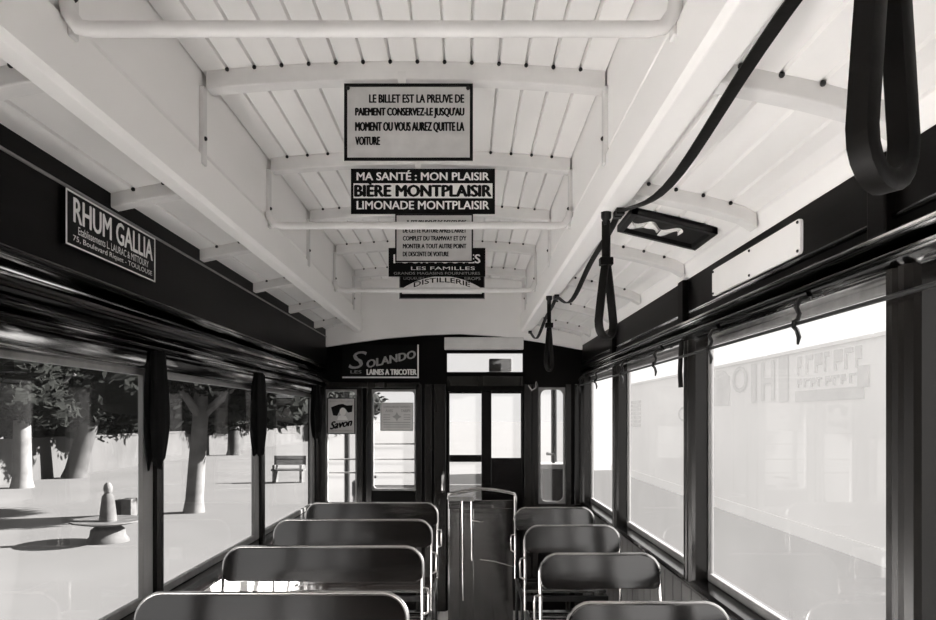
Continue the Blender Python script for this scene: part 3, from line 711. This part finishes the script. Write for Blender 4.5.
# ------------------------------------------------------------------ front platform beyond the end wall
mb = MB(); mb.box(-1.12, 0.94, END + 0.1, 6.7, -1.52, -1.45); struct(mb.build('platform_floor', M['floor']))
mb = MB(); mb.box(-1.05, 0.90, 6.55, 6.6, -1.45, -0.62); struct(mb.build('platform_dash', M['panel_grey']))
def pole(x, y, r, h0, h1, lab):
    mb = MB(); mb.lathe([(r * 1.8, h0), (r * 1.8, h0 + .02), (r, h0 + .03), (r, h1)], x, y, 12); o = mb.build('platform_pole', M['iron']); tag(o, lab, 'pole', 'poles on the front platform')
pole((347 - 466) * 6.2 / 707, 6.2, 0.024, -1.45, 0.75, 'thin dark pole on the platform behind the poster window')
pole((554 - 466) * 6.2 / 707, 6.2, 0.026, -1.45, 0.75, 'dark pole on the platform seen through the narrow right end window')
mb = MB(); mb.box(-1.1, 0.92, 5.34, 6.7, 0.75, 0.80); struct(mb.build('platform_roof', M['white2']))
cx = (362 - 466) * 5.95 / 707; root = thing('brake_stand', 'dark drum-headed driver stand on the platform between the two left end windows', 'controller', (cx, 5.95, -1.45))
mb = MB(); mb.lathe([(0.13, -1.45), (0.13, -1.43), (0.07, -1.40), (0.06, -0.70), (0.075, -0.66)], cx, 5.95, 18); mb.build('column', M['iron'], root)
mb = MB(); mb.lathe([(0.075, -0.66), (0.085, -0.65), (0.085, -0.54), (0.07, -0.525), (0.02, -0.52)], cx, 5.95, 18); mb.build('head', M['iron'], root)
mb = MB(); mb.tube([(cx, 5.95, -0.52), (cx, 5.95, -0.505), (cx + 0.06, 5.95, -0.495), (cx + 0.12, 5.95, -0.495)], 0.012, 8); mb.build('crank', M['iron'], root)
root = thing('controller_cabinet', 'dark upright cabinet on the platform behind the narrow right end window', 'cabinet', (0.73, 5.95, -1.45))
mb = MB(); mb.box(0.62, 0.86, 5.85, 6.1, -1.45, -0.42); mb.build('body', M['wood_dull'], root, bevel=0.01)
mb = MB(); mb.box(0.60, 0.88, 5.83, 6.12, -0.42, -0.38); mb.build('lid', M['sash'], root, bevel=0.008)
mb = MB(); mb.tube([(0.74, 5.97, -0.38), (0.74, 5.97, -0.31), (0.68, 5.95, -0.30)], 0.014, 8); mb.build('handle', M['iron'], root)
root = thing('lamp_box', 'small dark box hanging behind the bright transom over the end door', 'lamp', (fu(501), END + 0.1, fh(365)))
mb = MB(); mb.box(fu(489.5), fu(512), END + 0.05, END + 0.16, fh(371), fh(358)); mb.build('housing', M['iron'], root, bevel=0.006)
mb = MB(); mb.box(fu(487), fu(514), END + 0.051, END + 0.165, fh(374), fh(371.3)); mb.build('tray', M['sign_white'], root)

# ------------------------------------------------------------------ outside
GH = -2.2
mb = MB(); mb.box(-260, 260, -120, 400, GH - 0.2, GH); struct(mb.build('ground', M['ground']))
# long low wall with painted lettering on the right
HX = 6.2
p = Plate('right', (HX, 14.0, 0), 60, 3)
root = thing('painted_wall', 'long pale low wall with haze-pale painted lettering seen through the right windows', 'wall', (HX, 14.0, GH))
mb = MB(); mb.box(HX, HX + 0.3, 2.0, 30, GH, 1.22); mb.box(HX - 0.05, HX + 0.35, 2.0, 30, 1.22, 1.28); mb.box(HX - 0.04, HX, 2.0, 30, GH, GH + 0.25); mb.build('masonry', M['hoard'], root)
mb = MB()
def ha(y): return 14.0 - y
for s, ya, yb, b0, b1 in (('P', 17.5, 16.7, 0.40, 1.14), ('O', 16.4, 15.55, 0.58, 1.16), ('I', 15.3, 15.1, 0.34, 1.16), ('H', 14.8, 14.2, 0.36, 1.16), ('I', 13.95, 13.6, 0.33, 1.18)):
    text_into(mb, p, s, ha(ya), ha(yb), b0, b1, 0.02, 0.01)
for b0, b1, k in ((0.80, 1.14, 7), (0.56, 0.72, 9)):     # two further lines, too pale in the haze to read
    for i in range(k):
        a = ha(13.2) + 2.3 * i / k; q = 2.3 / k * (0.75 if i % 3 else 0.5)
        p.slab(mb, a, a + q * 0.3, b0, b1, 0, 0.02); p.slab(mb, a + q * 0.3, a + q, b1 - (b1 - b0) * (0.25 if i % 2 else 0.6), b1, 0, 0.02)
text_into(mb, p, 'Café', ha(20.6), ha(18.0), -0.1, 0.32, 0.02, 0.01)
mb.build('hazy_lettering', M['hoard_letter'], root)
mb = MB(); p.slab(mb, ha(13.3), ha(11.0), 0.30, 0.50, 0.0, 0.012); p.slab(mb, ha(17.7), ha(16.6), 0.3, 1.0, 0, 0.012); mb.build('hazy_panel', M['hoard_letter'], root)
mb = MB(); p.slab(mb, ha(11.15), ha(10.85), 0.48, 0.82, 0.0, 0.03)
mb.build('small_plaque', M['hoard_dark'], root)
mb = MB()
for i in range(7): p.slab(mb, ha(28.2), ha(25.1), -0.30 + 0.14 * i, -0.30 + 0.14 * i + 0.085, 0.0, 0.03)
mb.build('lined_board', M['hoard_dark'], root)
# low wall added on the left to cover the dark strip of tree shade
mb = MB(); mb.box(-15.5, -15.2, -20, 140, GH, -0.78); mb.box(-15.55, -15.15, -20, 140, -0.78, -0.70)
o = mb.build('added_low_wall', M['low_wall']); struct(o)

# trees on the left
def foliage(seed, rx, ry, rz, n, leaf):
    r_ = random.Random(seed); mb = MB()
    clumps = []
    for i in range(26):
        a = r_.uniform(0, 2 * PI); q = math.sqrt(r_.uniform(0, 1)) * 0.8
        clumps.append((rx * q * math.cos(a), ry * q * math.sin(a), rz * r_.uniform(-0.75, 0.8), r_.uniform(0.28, 0.45)))
    for cx, cy, cz, s in clumps:
        mb.ball((cx, cy, cz - E), 1.0, 6, (rx * s * .85, ry * s * .85, rz * s * .85))
    for i in range(n):
        cx, cy, cz, s = clumps[i % len(clumps)]
        d = Vector((r_.gauss(0, 1), r_.gauss(0, 1), r_.gauss(0, 1))).normalized() * r_.uniform(0.8, 1.12)
        c = Vector((cx + d.x * rx * s, cy + d.y * ry * s, cz + d.z * rz * s - E))
        a = Vector((r_.gauss(0, 1), r_.gauss(0, 1), r_.gauss(0, .6))).normalized(); b = a.orthogonal().normalized()
        l = leaf * r_.uniform(0.6, 1.3)
        mb.face([mb.v(c - a * l), mb.v(c - b * l * .45), mb.v(c + a * l), mb.v(c + b * l * .45)])
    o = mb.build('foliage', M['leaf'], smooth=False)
    me = o.data; bpy.data.objects.remove(o)
    return me
FOL = [foliage(s, 3.6, 3.6, 2.3, 5200, 0.20) for s in (11, 12, 13)]
def tree(x, y, r, lab, fi, base=-0.28, sc_=1.0, rot=0.0, lean=0.0, bark='bark', top=2.3):
    root = thing('street_tree', lab, 'tree', (x, y, GH), 'trees along the left of the tram')
    mb = MB(); cz = base + top * sc_
    mb.tube([(x, y, GH - 0.02), (x + lean * .1, y, GH + 0.3), (x + lean * 0.5, y, -1.0), (x + lean, y, 0.0), (x + lean * 1.2, y, cz)], [r * 1.35, r * 1.08, r, r * .92, r * .6], 12)
    for a in (0.3, 2.2, 4.4): mb.tube([(x + lean, y, 0.0), (x + lean + math.cos(a) * .7, y + math.sin(a) * .7, 0.7), (x + lean + math.cos(a) * 1.5, y + math.sin(a) * 1.5, cz)], [r * .55, r * .4, r * .2], 8)
    mb.build('trunk', M[bark], root)
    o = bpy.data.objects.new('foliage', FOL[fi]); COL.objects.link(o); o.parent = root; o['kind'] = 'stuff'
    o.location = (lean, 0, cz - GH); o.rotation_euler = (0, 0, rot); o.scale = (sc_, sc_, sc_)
tree(-6.35, 16.5, 0.19, 'pale-trunked tree standing in the middle of the second left window', 0, -0.16, 0.74, 0.3, 0.15)
tree(-14.4, 26.0, 0.34, 'leaning dark-trunked tree seen through the first left window', 1, -0.35, 0.72, 1.2, 0.6, 'bark_dark')
tree(-13.8, 42.0, 0.34, 'small dark-trunked tree far off in the second left window', 2, -0.45, 0.8, 2.2, 0.0, 'bark_dark')
tree(-14.0, 22.3, 0.26, 'pale-trunked tree at the outer edge of the first left window', 1, -0.20, 0.7, 0.9)
for x, y, sz, fi, lab in (
        (-18.5, 23.0, 1.35, 0, 'tree behind the low wall at the outer left edge of the view'),
        (-18.0, 29.0, 1.35, 2, 'tree behind the low wall just beyond the leaning trunk'),
        (-18.5, 35.5, 1.45, 1, 'tree behind the low wall before the first left window post'),
        (-18.0, 42.5, 1.55, 0, 'tree behind the low wall at the near side of the second left window'),
        (-18.5, 50.5, 1.7, 2, 'tree behind the low wall beyond the small dark trunk'),
        (-18.0, 59.0, 1.8, 1, 'tree behind the low wall at the second left window post'),
        (-18.5, 69.0, 2.0, 0, 'tree behind the low wall seen through the third left window'),
        (-18.0, 82.0, 2.2, 2, 'most distant tree behind the low wall, by the end wall corner'),
        (-27.0, 38.0, 2.2, 1, 'taller tree of the back row above the first left window'),
        (-27.0, 56.0, 2.4, 0, 'taller tree of the back row above the second left window')):
    tree(x, y, 0.3, lab, fi, -0.95 if sz < 1.9 else -1.1, sz, x + y, 0, 'bark_dark')

# small stone fountain and a dark stall on the ground to the left
fz = 12.6; fx = (108 - 466) * fz / 707
root = thing('drinking_fountain', 'small pale fountain-like post on spreading base outside the first left window', 'fountain', (fx, fz, GH))
mb = MB(); mb.lathe([(0.36, GH), (0.34, GH + 0.06), (0.30, GH + 0.10), (0.28, GH + 0.22), (0.20, GH + 0.28)], fx, fz, 16); mb.build('base', M['stone'], root)
mb = MB(); mb.lathe([(0.10, GH + 0.26), (0.50, GH + 0.34), (0.62, GH + 0.37), (0.60, GH + 0.39), (0.12, GH + 0.36)], fx, fz, 20); mb.build('basin', M['stone'], root)
mb = MB(); mb.lathe([(0.15, GH + 0.35), (0.13, GH + 0.55), (0.10, GH + 0.80), (0.06, GH + 0.86)], fx, fz, 14); mb.build('column', M['stone'], root)
mb = MB(); mb.ball((fx, fz, GH + 0.94), 0.085, 8, (0.9, 0.9, 1.4)); mb.build('finial', M['bark'], root)
kz = 15.2; kx = (122 - 466) * kz / 707
root = thing('wooden_crate', 'low dark box on the pale ground behind the fountain post', 'crate', (kx, kz, GH))
mb = MB(); mb.box(kx - 0.21, kx - 0.02, kz, kz + 0.3, GH + 0.06, GH + 0.42); mb.build('box', M['crowd'], root)
mb = MB(); mb.box(kx - 0.02, kx + 0.19, kz, kz + 0.3, GH + 0.04, GH + 0.45); mb.build('side_panel', M['stone'], root)
mb = MB(); mb.box(kx - 0.23, kx + 0.21, kz - 0.02, kz + 0.32, GH, GH + 0.06); mb.build('base', M['stone'], root)
bz = 24.0; bx = (287 - 466) * bz / 707
root = thing('park_bench', 'faint dark bench on the pale ground outside the third left window', 'bench', (bx, bz, GH))
mb = MB(); mb.box(bx - 0.55, bx + 0.55, bz, bz + 0.45, GH + 0.40, GH + 0.46); mb.build('seat', M['stone'], root)
mb = MB(); mb.box(bx - 0.55, bx + 0.55, bz + 0.42, bz + 0.47, GH + 0.58, GH + 0.90); mb.build('backrest', M['stone'], root)
for dx in (-0.5, 0.42):
    mb = MB(); mb.box(bx + dx, bx + dx + 0.08, bz, bz + 0.47, GH, GH + 0.60); mb.build('leg', M['stone'], root)

# ------------------------------------------------------------------ light
w = bpy.data.worlds.new('sky'); sc.world = w; w.use_nodes = True
bg = w.node_tree.nodes['Background']; bg.inputs['Color'].default_value = (1.0, 0.98, 0.965, 1); bg.inputs['Strength'].default_value = 0.58
sun = bpy.data.lights.new('sun', 'SUN'); sun.energy = 34.0; sun.angle = math.radians(1.0); sun.color = (1.0, 0.98, 0.965)
so = bpy.data.objects.new('sun', sun); COL.objects.link(so)
el, az = math.radians(24), math.radians(20)
ts = Vector((math.cos(el) * math.cos(az), math.cos(el) * math.sin(az), math.sin(el)))
so.rotation_euler = (-ts).to_track_quat('-Z', 'Y').to_euler(); so.location = (8, 4, 6)

# ------------------------------------------------------------------ camera
cam = bpy.data.cameras.new('camera'); co = bpy.data.objects.new('camera', cam); COL.objects.link(co)
co.location = (0, 0, E); co.rotation_euler = (math.radians(90), 0, 0)
cam.sensor_width = 36; cam.sensor_fit = 'HORIZONTAL'; cam.lens = 707 / 936 * 36
cam.shift_x = 2 / 936; cam.shift_y = 108 / 936; cam.clip_start = 0.02; cam.clip_end = 1000
sc.camera = co

vs = sc.view_settings
vs.view_transform = 'Standard'; vs.look = 'None'; vs.gamma = 1.0; vs.use_curve_mapping = False; vs.exposure = 0.5
